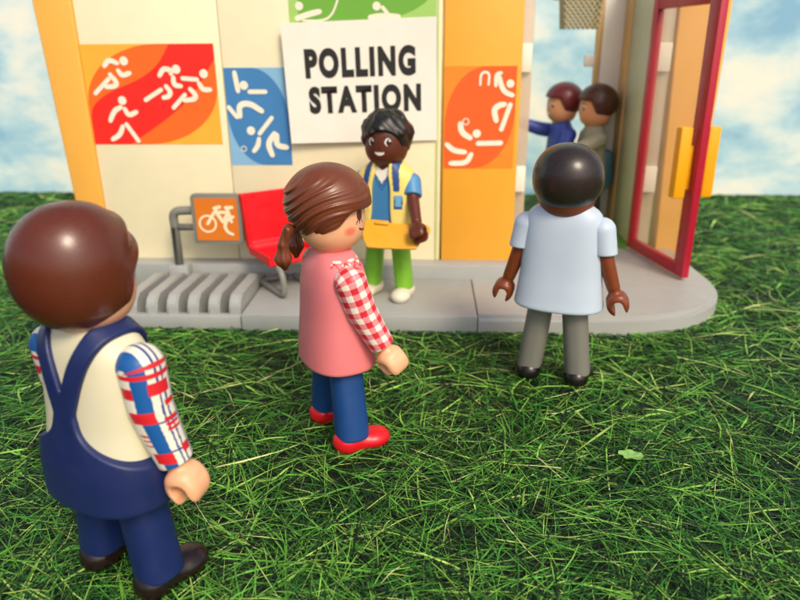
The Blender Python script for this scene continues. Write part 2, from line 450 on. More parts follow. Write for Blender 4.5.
# basketball net seen through the doorway
net = thing('basketball_net', 'tan square basketball net hanging at the top of the doorway', 'net', (7.75, 38.0, 11.2))
bm = bmesh.new()
NETM = plastic('tan_net', '#a79e78', 0.5, sss=0)
def bar(bm, a, b, r=0.05):
    a = Vector(a); b = Vector(b); d = b-a; t = bmesh.new()
    bmesh.ops.create_cone(t, cap_ends=True, segments=8, radius1=r, radius2=r, depth=d.length)
    t.transform(Matrix.Translation((a+b)/2)@d.to_track_quat('Z', 'Y').to_matrix().to_4x4())
    me = bpy.data.meshes.new('t'); t.to_mesh(me); t.free(); bm.from_mesh(me); bpy.data.meshes.remove(me)
NW = 0.98
for (p, q) in (((-NW, -.5), (NW, -.5)), ((NW, -.5), (NW, .9)), ((NW, .9), (-NW, .9)), ((-NW, .9), (-NW, -.5))):
    for i in range(7):
        a = Vector((p[0]+(q[0]-p[0])*i/7, p[1]+(q[1]-p[1])*i/7)); b = Vector((p[0]+(q[0]-p[0])*(i+1)/7, p[1]+(q[1]-p[1])*(i+1)/7))
        for k in range(5):
            z0, z1 = k*0.32, (k+1)*0.32
            bar(bm, (a.x*(0.86+z0*.08), a.y, z0), (b.x*(0.86+z1*.08), b.y, z1)); bar(bm, (b.x*(0.86+z0*.08), b.y, z0), (a.x*(0.86+z1*.08), a.y, z1))
bm_obj('mesh_net', bm, NETM, net, smooth=True)
box('rim', -1.08, 1.08, -0.6, 1.0, 1.6, 1.78, TAN, net, bev=0.05)
box('backboard', -1.3, 1.3, 0.98, 1.12, 1.4, 3.0, WHITE, net, bev=0.05)

# ------------------------------------------------------------------ stickers on the wall
def ribbon(pts, w, y, it=2):
    """a flat brush stroke with round ends in the wall plane"""
    P = chaikin(pts, it) if len(pts) > 2 else [np.array(p, float) for p in pts]
    # resample
    Q = [P[0]]
    for p in P[1:]:
        if np.linalg.norm(p-Q[-1]) > 0.02: Q.append(p)
    P = Q; n = len(P); L_, R_ = [], []
    for i in range(n):
        t = P[min(i+1, n-1)]-P[max(i-1, 0)]; t = t/np.linalg.norm(t); s = np.array([-t[1], t[0]])
        ww = w*(0.85+0.15*math.sin(math.pi*i/(n-1)))
        L_.append(P[i]+s*ww); R_.append(P[i]-s*ww)
    t0 = P[0]-P[1]; t0 = t0/np.linalg.norm(t0); t1 = P[-1]-P[-2]; t1 = t1/np.linalg.norm(t1)
    out = list(L_)
    s1 = L_[-1]-P[-1]
    out += [P[-1]+s1*math.cos(a)+t1*np.linalg.norm(s1)*math.sin(a) for a in (R(45), R(90), R(135))]
    out += R_[::-1]
    s0 = R_[0]-P[0]
    out += [P[0]+s0*math.cos(a)+t0*np.linalg.norm(s0)*math.sin(a) for a in (R(45), R(90), R(135))]
    # build as strip + caps so concave strokes fill cleanly
    V = []; F = []
    for i in range(n): V += [L_[i], R_[i]]
    for i in range(n-1): F.append((2*i, 2*i+1, 2*i+3, 2*i+2))
    c1 = out[n:n+3]; b = len(V); V += c1; F.append((2*n-2, b, b+1, b+2, 2*n-1))
    c0 = out[-3:]; b = len(V); V += c0; F.append((1, b, b+1, b+2, 0))
    return [(v[0], y, v[1]) for v in V], F
def disc(x, z, r, y, inner=0, n=28, a0=0, a1=360):
    V, F = [], []
    for i in range(n+1):
        a = R(a0+(a1-a0)*i/n)
        V.append((x+r*math.cos(a), y, z+r*math.sin(a)))
        V.append((x+inner*math.cos(a), y, z+inner*math.sin(a)))
    for i in range(n): F.append((2*i, 2*i+1, 2*i+3, 2*i+2))
    return V, F
INK = plastic('white_print', '#f1e9d2', 0.5, sss=0, var=0.02)
def pictogram(items, y, parent, name='pictogram', mat=None):
    V, F = [], []
    for k, it in enumerate(items):
        yy = y-0.002*k
        if it[0] == 'd': v, f = disc(it[1], it[2], it[3], yy)
        elif it[0] == 'o': v, f = disc(it[1], it[2], it[3], yy, it[3]*0.72 if it[3] < 0.3 else it[3]-0.085)
        else: v, f = ribbon(it[2], it[1]*0.88, yy)
        b = len(V); V += v; F += [tuple(i+b for i in q) for q in f]
    o = mesh_obj(name, V, F, mat or INK, parent, smooth=False)
    return o
P1 = [[('d', -12.71, 9.86, 0.179), ('s', 0.12, [(-13.56, 9.67), (-13.34, 9.92), (-13.0, 9.78)]), ('s', 0.12, [(-13.0, 9.49), (-12.87, 9.27), (-12.53, 9.38)]), ('s', 0.12, [(-14.11, 8.58), (-13.46, 9.15)]), ('s', 0.12, [(-13.37, 9.33), (-13.12, 9.01), (-13.2, 8.86), (-13.6, 8.83)])], [('d', -13.01, 8.28, 0.179), ('s', 0.12, [(-13.65, 7.45), (-13.42, 7.87), (-13.11, 8.01)]), ('s', 0.12, [(-12.95, 7.93), (-12.82, 7.65), (-12.47, 7.81)]), ('s', 0.12, [(-13.67, 6.67), (-13.32, 6.85), (-13.14, 7.21)]), ('s', 0.12, [(-12.97, 7.3), (-12.54, 6.6)])], [('d', -10.54, 9.52, 0.179), ('s', 0.12, [(-11.27, 9.28), (-11.08, 9.57), (-10.76, 9.48), (-10.78, 9.35)]), ('s', 0.12, [(-10.7, 9.2), (-10.71, 8.89), (-10.4, 8.85)]), ('s', 0.12, [(-11.99, 8.3), (-11.28, 8.71)]), ('s', 0.12, [(-11.05, 8.85), (-10.87, 8.62), (-10.98, 8.43), (-11.23, 8.39)])], [('d', -9.4, 9.34, 0.179), ('s', 0.12, [(-10.31, 9.16), (-9.71, 9.11)]), ('s', 0.12, [(-9.63, 8.96), (-9.51, 8.7), (-9.19, 8.7)]), ('s', 0.12, [(-10.83, 7.98), (-10.29, 8.5)]), ('s', 0.12, [(-10.04, 8.73), (-9.86, 8.56), (-9.82, 8.33), (-10.32, 8.27)])]]
P2 = [[('s', 0.12, [(-8.1, 9.38), (-8.05, 8.96), (-8.01, 8.64)]), ('d', -7.75, 8.87, 0.179), ('s', 0.12, [(-7.53, 8.61), (-6.86, 8.61)]), ('s', 0.12, [(-8.47, 7.99), (-8.15, 7.59)]), ('s', 0.14, [(-8.02, 7.62), (-8.03, 8.09), (-7.57, 8.16), (-7.07, 7.83)])], [('s', 0.12, [(-7.24, 6.9), (-6.67, 7.55)]), ('d', -7.6, 7.02, 0.179), ('s', 0.12, [(-7.28, 6.68), (-7.34, 6.39), (-7.55, 6.15)]), ('o', -7.97, 6.26, 0.128), ('s', 0.14, [(-6.59, 6.9), (-6.92, 6.48), (-6.75, 5.99)]), ('s', 0.14, [(-6.5, 6.84), (-6.55, 6.39), (-6.1, 6.32)])]]
P4 = [[('s', 0.06, [(2.09, 8.85), (2.1, 9.34), (2.46, 9.34), (2.43, 8.85)]), ('s', 0.09, [(2.73, 8.81), (2.72, 9.27), (2.94, 9.31)]), ('d', 3.32, 8.89, 0.164), ('s', 0.12, [(2.86, 9.14), (2.95, 8.8), (3.11, 8.55), (3.43, 8.43)]), ('s', 0.14, [(2.8, 7.42), (2.68, 7.86), (2.89, 8.04), (3.13, 8.07)]), ('s', 0.13, [(3.36, 8.06), (3.03, 7.06)])], [('o', 1.54, 7.38, 0.144), ('s', 0.14, [(1.31, 7.29), (1.37, 6.93), (1.74, 6.71)]), ('d', 2.01, 6.89, 0.173), ('s', 0.14, [(2.08, 6.48), (3.03, 6.5)]), ('s', 0.13, [(0.76, 6.44), (1.06, 6.17), (1.53, 6.12)]), ('s', 0.13, [(1.8, 6.03), (1.61, 5.65), (0.94, 5.65)])]]
PG = [[('d', -5.25, 11.89, 0.165), ('s', 0.13, [(-5.36, 11.43), (-4.9, 11.58), (-4.43, 11.68)]), ('s', 0.05, [(-5.12, 11.35), (-4.28, 11.33), (-3.9, 11.57), (-3.66, 12.17)])], [('d', -2.13, 11.86, 0.165), ('s', 0.12, [(-2.41, 11.45), (-1.94, 11.51), (-1.25, 11.47)]), ('s', 0.1, [(-1.89, 11.81), (-1.69, 11.57)])]]
PB = [('o', -9.32, 3.37, 0.391), ('s', 0.09, [(-9.32, 3.37), (-9.0, 3.86)]), ('s', 0.1, [(-8.98, 4.02), (-8.75, 4.09)]), ('s', 0.09, [(-8.94, 4.06), (-8.89, 3.83), (-8.66, 3.45)]), ('s', 0.09, [(-9.0, 3.86), (-8.4, 3.87)]), ('s', 0.09, [(-8.4, 3.87), (-8.66, 3.45)]), ('s', 0.1, [(-8.49, 4.06), (-8.23, 4.07)]), ('s', 0.08, [(-8.44, 4.03), (-8.35, 3.72), (-8.29, 3.43)]),
      ('s', 0.085, [(-8.28, 2.91), (-8.48, 3.0), (-8.58, 3.18), (-8.59, 3.29), (-8.50, 3.51), (-8.32, 3.65), (-8.21, 3.67)])]

def leaf(x0, x1, z0, z1, n=16):
    """rectangle with its upper left and lower right corners cut by wide arcs"""
    W, Hh = x1-x0, z1-z0; pts = [(x0, z0)]
    for i in range(n+1):
        a = math.pi-math.pi/2*i/n
        pts.append((x0+W*.58+W*.58*math.cos(a), z0+Hh*.42+Hh*.58*math.sin(a)))
    pts.append((x1, z1))
    for i in range(n+1):
        a = -math.pi/2*i/n
        pts.append((x1-W*.58+W*.58*math.cos(a), z1-Hh*.42+Hh*.58*math.sin(a)))
    return pts
def leaf_m(x0, x1, z0, z1):   # mirrored: upper right and lower left cut
    return [(x0+x1-p[0], p[1]) for p in leaf(x0, x1, z0, z1)]
def flat(name, pts, y, mat, parent):
    return mesh_obj(name, [(p[0], y, p[1]) for p in pts], [tuple(range(len(pts)))], mat, parent, smooth=False)
def sticker(label, x0, x1, z0, z1, y, bgc, fields, pics, cx):
    t = thing('wall_sticker', label, 'sticker', (cx, y, z0), 0, None)
    off = (-cx, -y, -z0)
    parts = [box('background', x0, x1, y-0.012, y+0.01, z0, z1, bgc, t, bev=0)]
    for k, (nm, pts, m) in enumerate(fields): parts.append(flat(nm, pts, y-0.016-0.004*k, m, t))
    for pc in pics: parts.append(pictogram(pc, y-0.030, t))
    for p in parts: p.location = off
    return t
OY = plastic('print_amber', '#f0b038', .45, sss=0); OO = plastic('print_orange', '#f4691a', .45, sss=0); RR = plastic('print_red', '#ec2418', .45, sss=0)
BL = plastic('print_blue', '#3f7fb8', .45, sss=0); BL2 = plastic('print_light_blue', '#86b6d8', .45, sss=0)
GR1 = plastic('print_green', '#6fae3a', .45, sss=0); GR2 = plastic('print_light_green', '#a3cf6a', .45, sss=0)
OO2 = plastic('print_deep_orange', '#f0601a', .45, sss=0); OY2 = plastic('print_pale_orange', '#f08a20', .45, sss=0)
band = [(-14.47, 6.46), (-14.47, 7.6)] + [tuple(p) for p in chaikin([(-14.47, 7.6), (-14.3, 8.1), (-13.6, 8.6), (-12.2, 9.1), (-11.4, 9.6), (-11.0, 10.1), (-10.75, 10.5)], 2)[1:]] + [(-8.90, 10.5), (-8.90, 9.9)] + [tuple(p) for p in chaikin([(-8.90, 9.9), (-9.2, 9.5), (-9.8, 8.6), (-10.9, 7.7), (-12.0, 7.0), (-12.9, 6.46)], 2)[1:]]
sticker('red and orange sticker with four white runner pictograms, leftmost on the wall', -14.49, -8.88, 6.45, 10.52, YW, OY,
        [('orange_field', leaf(-14.48, -8.89, 6.455, 10.515), OO), ('red_band', band, RR)], P1, -11.7)
sticker('blue sticker with white sports pictograms, left of the polling station notice', -8.56, -5.90, 5.56, 9.57, YW, BL2,
        [('blue_field', leaf_m(-8.555, -5.905, 5.565, 9.565), BL)], P2, -7.2)
sticker('green sticker with white pictograms above the polling station notice', -5.68, 0.26, 11.2, 13.9, YW, GR2,
        [('green_field', leaf(-5.3, 0.25, 11.25, 13.8), GR1)], PG, -2.7)
sticker('orange sticker with white acrobat pictograms on the orange wall by the door', 0.64, 3.58, 5.43, 9.58, YW-0.06, OY2,
        [('deep_orange_field', leaf(0.65, 3.57, 5.44, 9.57), OO2)], P4, 2.1)

# ------------------------------------------------------------------ polling station notice
def paper_mat():
    m, N, L, b = base_mat('white_paper')
    tc = N.new('ShaderNodeTexCoord')
    n = N.new('ShaderNodeTexNoise'); n.inputs['Scale'].default_value = 1.2
    L.new(tc.outputs['Object'], n.inputs['Vector'])
    r = N.new('ShaderNodeValToRGB'); e = r.color_ramp.elements
    e[0].color = (*lin('#e6e1d2'), 1); e[1].color = (*lin('#efebe0'), 1)
    L.new(n.outputs['Fac'], r.inputs['Fac'])
    # faint soft-edged tan spot near the top of the sheet
    vs = N.new('ShaderNodeVectorMath'); vs.operation = 'DISTANCE'; vs.inputs[1].default_value = (-2.55, -0.2, 10.62)
    L.new(tc.outputs['Object'], vs.inputs[0])
    mr = N.new('ShaderNodeMapRange'); mr.interpolation_type = 'SMOOTHSTEP'; mr.inputs['From Min'].default_value = 0.1; mr.inputs['From Max'].default_value = 0.5; mr.inputs['To Min'].default_value = 0.55; mr.inputs['To Max'].default_value = 0
    L.new(vs.outputs['Value'], mr.inputs['Value'])
    mx = N.new('ShaderNodeMix'); mx.data_type = 'RGBA'; mx.inputs['B'].default_value = (*lin('#b8a284'), 1)
    L.new(mr.outputs[0], mx.inputs['Factor']); L.new(r.outputs[0], mx.inputs['A']); L.new(mx.outputs['Result'], b.inputs['Base Color'])
    b.inputs['Roughness'].default_value = 0.7; b.inputs['Specular IOR Level'].default_value = 0.2
    return m
TL, TR, BR, BLc = np.array((-5.98, 11.25)), np.array((.27, 11.46)), np.array((.33, 6.62)), np.array((-5.82, 6.52))
def paper_y(u, v):      # how far the sheet stands off the wall: left side curls out, upper right touches
    return YW-0.07-0.34*(1-u)**2.2*(0.75+0.25*v)-0.05*math.sin(u*math.pi)*(1-v)-0.04*(1-v)**2
def paper_pt(u, v, lift=0):
    p = (TL*(1-u)+TR*u)*v+(BLc*(1-u)+BR*u)*(1-v); return (p[0], paper_y(u, v)-lift, p[1])
pt = thing('polling_station_notice', 'white paper notice reading POLLING STATION taped on the cream wall', 'sign', (0, 0, 0))
V, F = [], []; NU, NV = 40, 30
for j in range(NV+1):
    for i in range(NU+1): V.append(paper_pt(i/NU, j/NV))
for j in range(NV):
    for i in range(NU): a = j*(NU+1)+i; F.append((a, a+1, a+NU+2, a+NU+1))
mesh_obj('paper_sheet', V, F, paper_mat(), pt)
BLACK = plastic('black_ink', '#1a1817', 0.6, sss=0)
def lettering(text, u0, u1, v0, v1):
    """heavy condensed capitals laid on the curled sheet between the given sheet coordinates"""
    cu = bpy.data.curves.new('lettering', 'FONT'); cu.body = text; cu.size = 1; cu.offset = 0.058; cu.space_character = 1.22; cu.resolution_u = 6
    ob = bpy.data.objects.new('lettering_tmp', cu); COL.objects.link(ob)
    bpy.context.view_layer.update()
    me = bpy.data.meshes.new_from_object(ob.evaluated_get(bpy.context.evaluated_depsgraph_get()))
    bpy.data.objects.remove(ob); bpy.data.curves.remove(cu)
    bm = bmesh.new(); bm.from_mesh(me); bpy.data.meshes.remove(me)
    bmesh.ops.subdivide_edges(bm, edges=[e for e in bm.edges if e.calc_length() > 0.3], cuts=2)
    xs = [v.co.x for v in bm.verts]; ys = [v.co.y for v in bm.verts]
    ax, bx, ay, by = min(xs), max(xs), min(ys), max(ys)
    for v in bm.verts:
        u = u0+(u1-u0)*(v.co.x-ax)/(bx-ax); q = v0+(v1-v0)*(v.co.y-ay)/(by-ay)
        v.co = Vector(paper_pt(u, q, 0.016))
    me = bpy.data.meshes.new('lettering'); bm.to_mesh(me); bm.free(); me.materials.append(BLACK)
    return link(bpy.data.objects.new('lettering', me), pt)
lettering('POLLING', 0.135, 0.862, 0.545, 0.79)
lettering('STATION', 0.145, 0.895, 0.25, 0.48)

# ------------------------------------------------------------------ bicycle rack
RK = thing('bicycle_rack', 'grey slotted bicycle rack with orange bicycle sign, left of red chair', 'bicycle rack', (-9.6, 25.8, 0))
def rk(o): o.parent = RK; o.location = (o.location.x+9.6, o.location.y-25.8, o.location.z); return o
def rib_profile():
    pts = [(28.3, 0.0), (28.3, 0.95), (27.2, 1.28)]
    for i in range(7):
        a = R(90+90*i/6); pts.append((24.62+0.48*math.cos(a), 0.82+0.48*math.sin(a)))
    pts += [(24.10, 0.0)]
    return pts
for i in range(6):
    x0 = -11.80+i*0.82; x1 = x0+0.45
    bm = bmesh.new(); pr = rib_profile(); a = [bm.verts.new((x0, p[0], p[1])) for p in pr]; b = [bm.verts.new((x1, p[0], p[1])) for p in pr]
    bm.faces.new(a); bm.faces.new(b[::-1]); n = len(pr)
    for k in range(n): bm.faces.new((a[k], b[k], b[(k+1) % n], a[(k+1) % n]))
    bmesh.ops.bevel(bm, geom=[e for e in bm.edges if abs(e.verts[0].co.x-e.verts[1].co.x) < 1e-5], offset=0.06, segments=2, affect='EDGES')
    rk(bm_obj('rib', bm, GREY, smooth=True, angle=50))
rk(box('rack_base', -11.86, -7.22, 24.42, 28.3, 0, 0.15, plastic('dark_slot_grey', '#54554f', 0.5, sss=0), bev=0.03))
rk(box('front_skirt', -11.86, -7.22, 23.98, 24.40, 0, 0.60, GREY, bev=0.08))
rk(box('post_foot', -11.35, -10.5, 27.75, 28.34, 0.4, 1.42, GREY, bev=0.06))
pts = [(-10.95, 28.05, 1.3), (-10.95, 28.05, 3.1), (-10.95, 28.0, 3.8), (-10.3, 28.0, 3.85), (-8.6, 28.0, 3.85), (-7.6, 28.05, 3.85), (-7.35, 28.4, 3.85), (-7.3, 29.28, 3.85)]
P = [pts[0]]+[tuple(p) for p in chaikin(pts[1:], 3)]
rk(tube('post_tube', P, 0.19, METAL, None))
rk(tube('cross_bar', [(-10.8, 28.03, 3.1), (-7.5, 28.03, 3.1)], 0.15, METAL, None))
def rrect(x0, x1, z0, z1, r, n=5):
    pts = []
    for cx, cz, a0 in ((x1-r, z1-r, 0), (x0+r, z1-r, 90), (x0+r, z0+r, 180), (x1-r, z0+r, 270)):
        for i in range(n+1): a = R(a0+90*i/n); pts.append((cx+r*math.cos(a), cz+r*math.sin(a)))
    return pts
fr = rk(bm_obj('sign_frame', extrude_poly(rrect(-9.98, -7.86, 2.48, 4.62, 0.15), 27.58, 27.85, 0.05, 'y'), METAL, smooth=True))
pn = bm_obj('sign_panel', extrude_poly(rrect(-9.82, -8.02, 2.64, 4.46, 0.06), 27.555, 27.6, 0, 'y'), plastic('sign_orange', '#d87414', .5, sss=0), fr); pn.location = (9.6-9.6, 0, 0)
bs = pictogram(PB, 27.545, fr, 'bicycle_symbol', plastic('pale_print', '#f0dfb8', .5, sss=0))

# ------------------------------------------------------------------ red chair
CH = thing('red_chair', 'red plastic bucket chair on bent grey tube legs in front of cream wall', 'chair', (-6.15, 27.35, 0.7), R(37))
REDC = plastic('chair_red', '#dc0c1c', 0.3, sss=0.03, var=0.03)
def chair_sdf(P):
    x, y, z = P[..., 0], P[..., 1], P[..., 2]
    w = 1.12+0.04*z
    # shell following an L-shaped curve in the y-z plane: seat (y -1.15..0.75, z 1.5) then back (y .95, z up to 3.95)
    seat = np.abs(z-(1.5+0.10*sm(-0.3, -1.2, y)*-1))-0.07
    ds = smax(seat, np.maximum(y-0.75, -1.2-y), 0.02)
    yb = 0.92+0.10*(z-1.5)
    db = smax(np.abs(y-yb)-0.07, np.maximum(1.75-z, z-3.95), 0.02)
    cy, cz, r = 0.55, 1.88, 0.38
    ring = np.abs(np.sqrt((y-cy)**2+(z-cz)**2)-r)-0.075
    ring = np.maximum(ring, np.maximum(cy-y, z-cz-0.02))
    f = np.minimum(np.minimum(ds, db), ring)
    side = np.abs(x)-w-0.0*y
    # raised lips along the sides
    f = smax(f, side, 0.05)
    lip = smax(np.minimum(np.abs(z-1.6)-0.17+np.maximum(y-0.75, 0)*3, np.abs(y-yb+0.05)-0.17+np.maximum(1.7-z, 0)*3), np.abs(np.abs(x)-w+0.06)-0.06, 0.03)
    lip = smax(lip, np.maximum(-1.2-y, z-3.95), 0.05)
    return smin(f, lip, 0.05)*0.9
sdf_mesh('seat_shell', chair_sdf, (-1.4, -1.3, 1.2), (1.4, 1.4, 4.1), 0.045, REDC, CH)
for s in (-1, 1):
    x = 0.78*s
    pts = [(x, 0.75, 1.36), (x, -0.3, 1.34), (x, -1.0, 1.3), (x, -1.45, 1.1), (x, -1.62, 0.6), (x, -1.55, 0.16), (x, -1.1, 0.14), (x, 0.9, 0.14)]
    tube('leg', chaikin(pts, 3), 0.13, METAL, CH)
tube('seat_rail', [(-0.78, 0.3, 1.36), (0.78, 0.3, 1.36)], 0.1, METAL, CH)
tube('floor_rail', [(-0.78, 0.9, 0.12), (0.78, 0.9, 0.12)], 0.12, METAL, CH)

# ------------------------------------------------------------------ toy figures
def sec(P, zs, aw, ad, oy=None, n=2.6):
    z = P[..., 2]; a = np.interp(z, zs, aw); b = np.interp(z, zs, ad); o = 0 if oy is None else np.interp(z, zs, oy)
    g = (np.abs(P[..., 0]/a)**n+np.abs((P[..., 1]-o)/b)**n+1e-9)**(1/n)
    return (g-1)*np.minimum(a, b)*0.85
def dense(zs, vs, k=60):
    """smoothed profile"""
    z = np.linspace(zs[0], zs[-1], k); v = np.interp(z, zs, vs)
    pad = 5; ker = np.hanning(2*pad+3)[1:-1]; ker /= ker.sum()
    ve = np.concatenate([np.full(pad, v[0]), v, np.full(pad, v[-1])])
    return z, np.convolve(ve, ker, 'valid')

SKINL = '#eeb086'; SKIND = '#6b2f16'
def torso_fn(zb, ws, ds, kb=0.12):
    zs = [zb, 3.0, 3.8, 4.5, 4.95, 5.2, 5.42]
    z1, a = dense(zs, ws); _, b = dense(zs, ds)
    def f(P):
        d = sec(P, z1, a, b, n=2.5)
        return smax(smax(d, zb-P[..., 2], kb), P[..., 2]-5.36, 0.1)
    return f

def head_fn(P):
    x, y, z = P[..., 0], P[..., 1], P[..., 2]
    zz = (z-6.22)/0.98
    rr = np.sqrt((x/0.87)**2+((y+0.02)/0.86)**2)
    g = (np.abs(rr)**2.5+np.abs(zz)**2.7+1e-9)**(1/2.6)
    d = (g-1)*0.85
    return smin(d, smax(np.sqrt(x*x+y*y)-0.46, np.abs(z-5.25)-0.45, 0.03), 0.08)

def head_colors(skin, kind):
    s = np.array(lin(skin)); dark = np.array(lin('#24130c')); white = np.array(lin('#f4efe6')); br = np.array(lin('#5a2a14'))
    def f(V):
        C = np.tile(s, (len(V), 1)); x, y, z = V.T; front = y < 0
        az = np.arctan2(x, -y)              # 0 = straight ahead
        for sg in (-1, 1):
            a0 = 0.40*sg; dx = (az-a0)*0.86; dz = z-6.33
            if kind == 'woman':
                e = (dx/0.115)**2+(dz/0.165)**2 < 1
                C[front & e] = br
                for k in (-1, 0, 1):     # lashes below
                    lx = k*0.085*1.3
                    m = (np.abs(dx-lx-(dz+0.2)*-0.5*k) < 0.018) & (dz < -0.12) & (dz > -0.25)
                    C[front & m] = dark
                bl = ((az-0.78*sg)*0.86/0.19)**2+((z-5.93)/0.14)**2
                k = np.clip(1.2-bl, 0, 1)[:, None]*front[:, None]*0.75
                C[:] = C*(1-k)+np.array(lin('#e8604e'))*k
                m = (np.abs(az) < 0.42) & (np.abs(z-(5.86+0.5*(az**2))) < 0.03)
                C[front & m] = np.array(lin('#7a2a18'))
            else:
                w_ = ((dx-0.0)/0.125)**2+((dz)/0.155)**2 < 1
                C[front & w_] = white
                e = ((dx-0.025)/0.10)**2+((dz+0.01)/0.135)**2 < 1
                C[front & e] = dark
                h = ((dx-0.07)/0.035)**2+((dz-0.06)/0.04)**2 < 1
                C[front & h] = white
                m = (np.abs(dx) < 0.17) & (np.abs(dz-0.26+dx*dx*3) < 0.025)
                C[front & m] = dark
        if kind == 'man':
            zz = z-(5.86+0.45*az**2)
            m = (np.abs(az) < 0.21) & (zz > -0.085+1.2*az**2) & (zz < 0.05)
            C[front & m] = white
            m = (np.abs(az) < 0.05) & (np.abs(z-6.1) < 0.03)
            C[front & m] = s*0.5
        return C
    return f

def hand_fn(P):
    """toy grip hand hanging below the wrist at the origin: a wide clip open at the bottom"""
    x, y, z = P[..., 0], P[..., 1], P[..., 2]
    cz = -0.44
    rad = np.sqrt(x**2+((z-cz)/1.12)**2)
    out = smax(rad-0.34, np.abs(y)-0.32, 0.2)
    out = smin(out, ell(P, (0, 0, cz+0.20), (0.30, 0.32, 0.18)), 0.08)
    wr = smax(np.sqrt(x*x+y*y)-0.19, np.abs(z+0.02)-0.22, 0.05)
    out = smin(out, wr, 0.07)
    hole = np.sqrt(x**2+(z-cz)**2)-0.15
    slot = smax(np.abs(x+0.02)-(0.13+0.12*np.clip(cz-z, 0, 1)), z-cz, 0.03)
    return smax(out, -smin(hole, slot, 0.04), 0.05)*0.9

def shoe_fn(P):
    d = smin(ell(P, (0, -0.62, 0.25), (0.41, 0.48, 0.27)), ell(P, (0, 0.12, 0.30), (0.40, 0.42, 0.36)), 0.28)
    d = smin(d, cone(P, (0, -0.75, 0.2), (0, 0.1, 0.25), 0.26, 0.27), 0.15)
    return smax(d, 0.012-P[..., 2], 0.04)

def arm_paths(side, bend=0.0):
    return np.array([(0, 0, -0.02), (0.10*side, 0.02, -0.75), (0.27*side, -0.06-bend, -1.45), (0.38*side, -0.12-2*bend, -1.86)])

def arm_sdf(side, zend, r0=0.42, r1=0.36, r2=0.31, bend=0.0):
    A = arm_paths(side, bend)
    def f(P):
        m1 = r0*0.6+r1*0.4; m2 = r1*0.75+r2*0.25
        d = cone(P, A[0], A[1], r0, m1)
        d = np.minimum(d, cone(P, A[1], A[2], m1, m2))
        d = np.minimum(d, cone(P, A[2], A[3]+(A[3]-A[2])*0.5, m2, r2))
        dirv = (A[3]-A[2])/np.linalg.norm(A[3]-A[2])
        cut = (P-A[3])@dirv if zend is None else zend-P[..., 2]
        return smax(d, cut, 0.05)
    return f

def arm_uv(V, A, side):
    """angle round the arm (0 = outward, positive = back) and length along it, carried over the shoulder cap without a pole"""
    ctr = np.stack([np.interp(-V[:, 2], -A[:, 2], A[:, i]) for i in (0, 1)], 1)
    x = (V[:, 0]-ctr[:, 0])*side; y = V[:, 1]-ctr[:, 1]
    a = np.degrees(np.arctan2(y, x)); t = -V[:, 2]
    cap = V[:, 2] > 0
    ac = np.degrees(np.arcsin(np.clip(y/0.43, -1, 1))); tc = -0.42*np.arctan2(V[:, 2], np.maximum(x, -0.3)+1e-6)
    front = x > -0.02
    return np.where(cap & front, ac, np.where(cap, ac, a)), np.where(cap, tc, t)

def make_arm(root, side, shoulder, rot, sleeve_mat, sleeve_col, hand_mat, short=None, skin_mat=None, hand_turn=0.0, h=0.03, bend=0.0):
    A = arm_paths(side, bend)
    nm = 'arm'
    if short is None:
        o = sdf_mesh(nm, arm_sdf(side, None, bend=bend), (-0.9, -0.9, -2.2), (0.9, 0.6, 0.5), h, sleeve_mat, root, sleeve_col)
    else:
        o = sdf_mesh(nm, arm_sdf(side, None, 0.26, 0.23, 0.19, bend), (-0.9, -0.9, -2.2), (0.9, 0.6, 0.4), h, skin_mat, root)
        sdf_mesh('sleeve', arm_sdf(side, short, 0.40, 0.33, 0.31, bend), (-0.9, -0.9, -2.0), (0.9, 0.7, 0.5), h, sleeve_mat, o, sleeve_col)
    o.location = (shoulder[0], shoulder[1], shoulder[2]+0.2); o.rotation_euler = rot
    hd = sdf_mesh('hand', hand_fn, (-0.5, -0.45, -0.95), (0.5, 0.45, 0.25), min(h, 0.025), hand_mat, o)
    d = Vector(A[3]-A[2]).normalized()
    q = Vector((0, 0, -1)).rotation_difference(d)
    hd.rotation_mode = 'QUATERNION'
    hd.rotation_quaternion = q@Matrix.Rotation(hand_turn, 4, 'Z').to_quaternion()
    hd.location = Vector(A[3])+d*0.06
    return o

def make_leg(root, side, mat, shoe_mat, h=0.035, splay=0.26, swing=0.0, toe_out=0.12, width=0.43):
    def f(P):
        a = np.array((0.52*side, 0, 2.75)); b = np.array(((0.52+splay)*side, swing, 0.42))
        t = np.clip((a[2]-P[..., 2])/(a[2]-b[2]), 0, 1)
        cx = a[0]+(b[0]-a[0])*t; cy = a[1]+(b[1]-a[1])*t
        rx = width+0.0*t; ry = 0.44+0.02*t
        g = (np.abs((P[..., 0]-cx)/rx)**2.4+np.abs((P[..., 1]-cy)/ry)**2.4+1e-9)**(1/2.4)
        d = (g-1)*0.4
        return smax(smax(d, P[..., 2]-2.95, 0.1), 0.42-P[..., 2], 0.06)
    o = sdf_mesh('leg', f, (-1.4, -0.9, 0.3), (1.4, 0.9, 3.1), h, mat, root)
    s = sdf_mesh('shoe', shoe_fn, (-0.6, -1.3, 0), (0.6, 0.75, 0.8), h, shoe_mat, o)
    s.location = ((0.52+splay)*side, swing+0.02, 0); s.rotation_euler = (0, 0, toe_out*side)
    return o

def ell_n(P, c, r, n):
    q = np.abs(P-np.array(c))/np.array(r); return (((q[..., 0]**2+q[..., 1]**2)**(n/2)+q[..., 2]**n+1e-9)**(1/n)-1)*min(r)*0.95

def hair_bowl(c, r, back=5.72, front=6.85, disp=None, side=0.15, n=2.0):
    def f(P):
        x, y, z = P[..., 0], P[..., 1], P[..., 2]
        d = ell_n(P, c, r, n)
        if disp is not None: d = d-disp(P)
        zc = back+(front-back)*sm(side, side-0.55, y+0.25*np.abs(x))
        return smax(d, zc-z, 0.14)*0.95
    return f

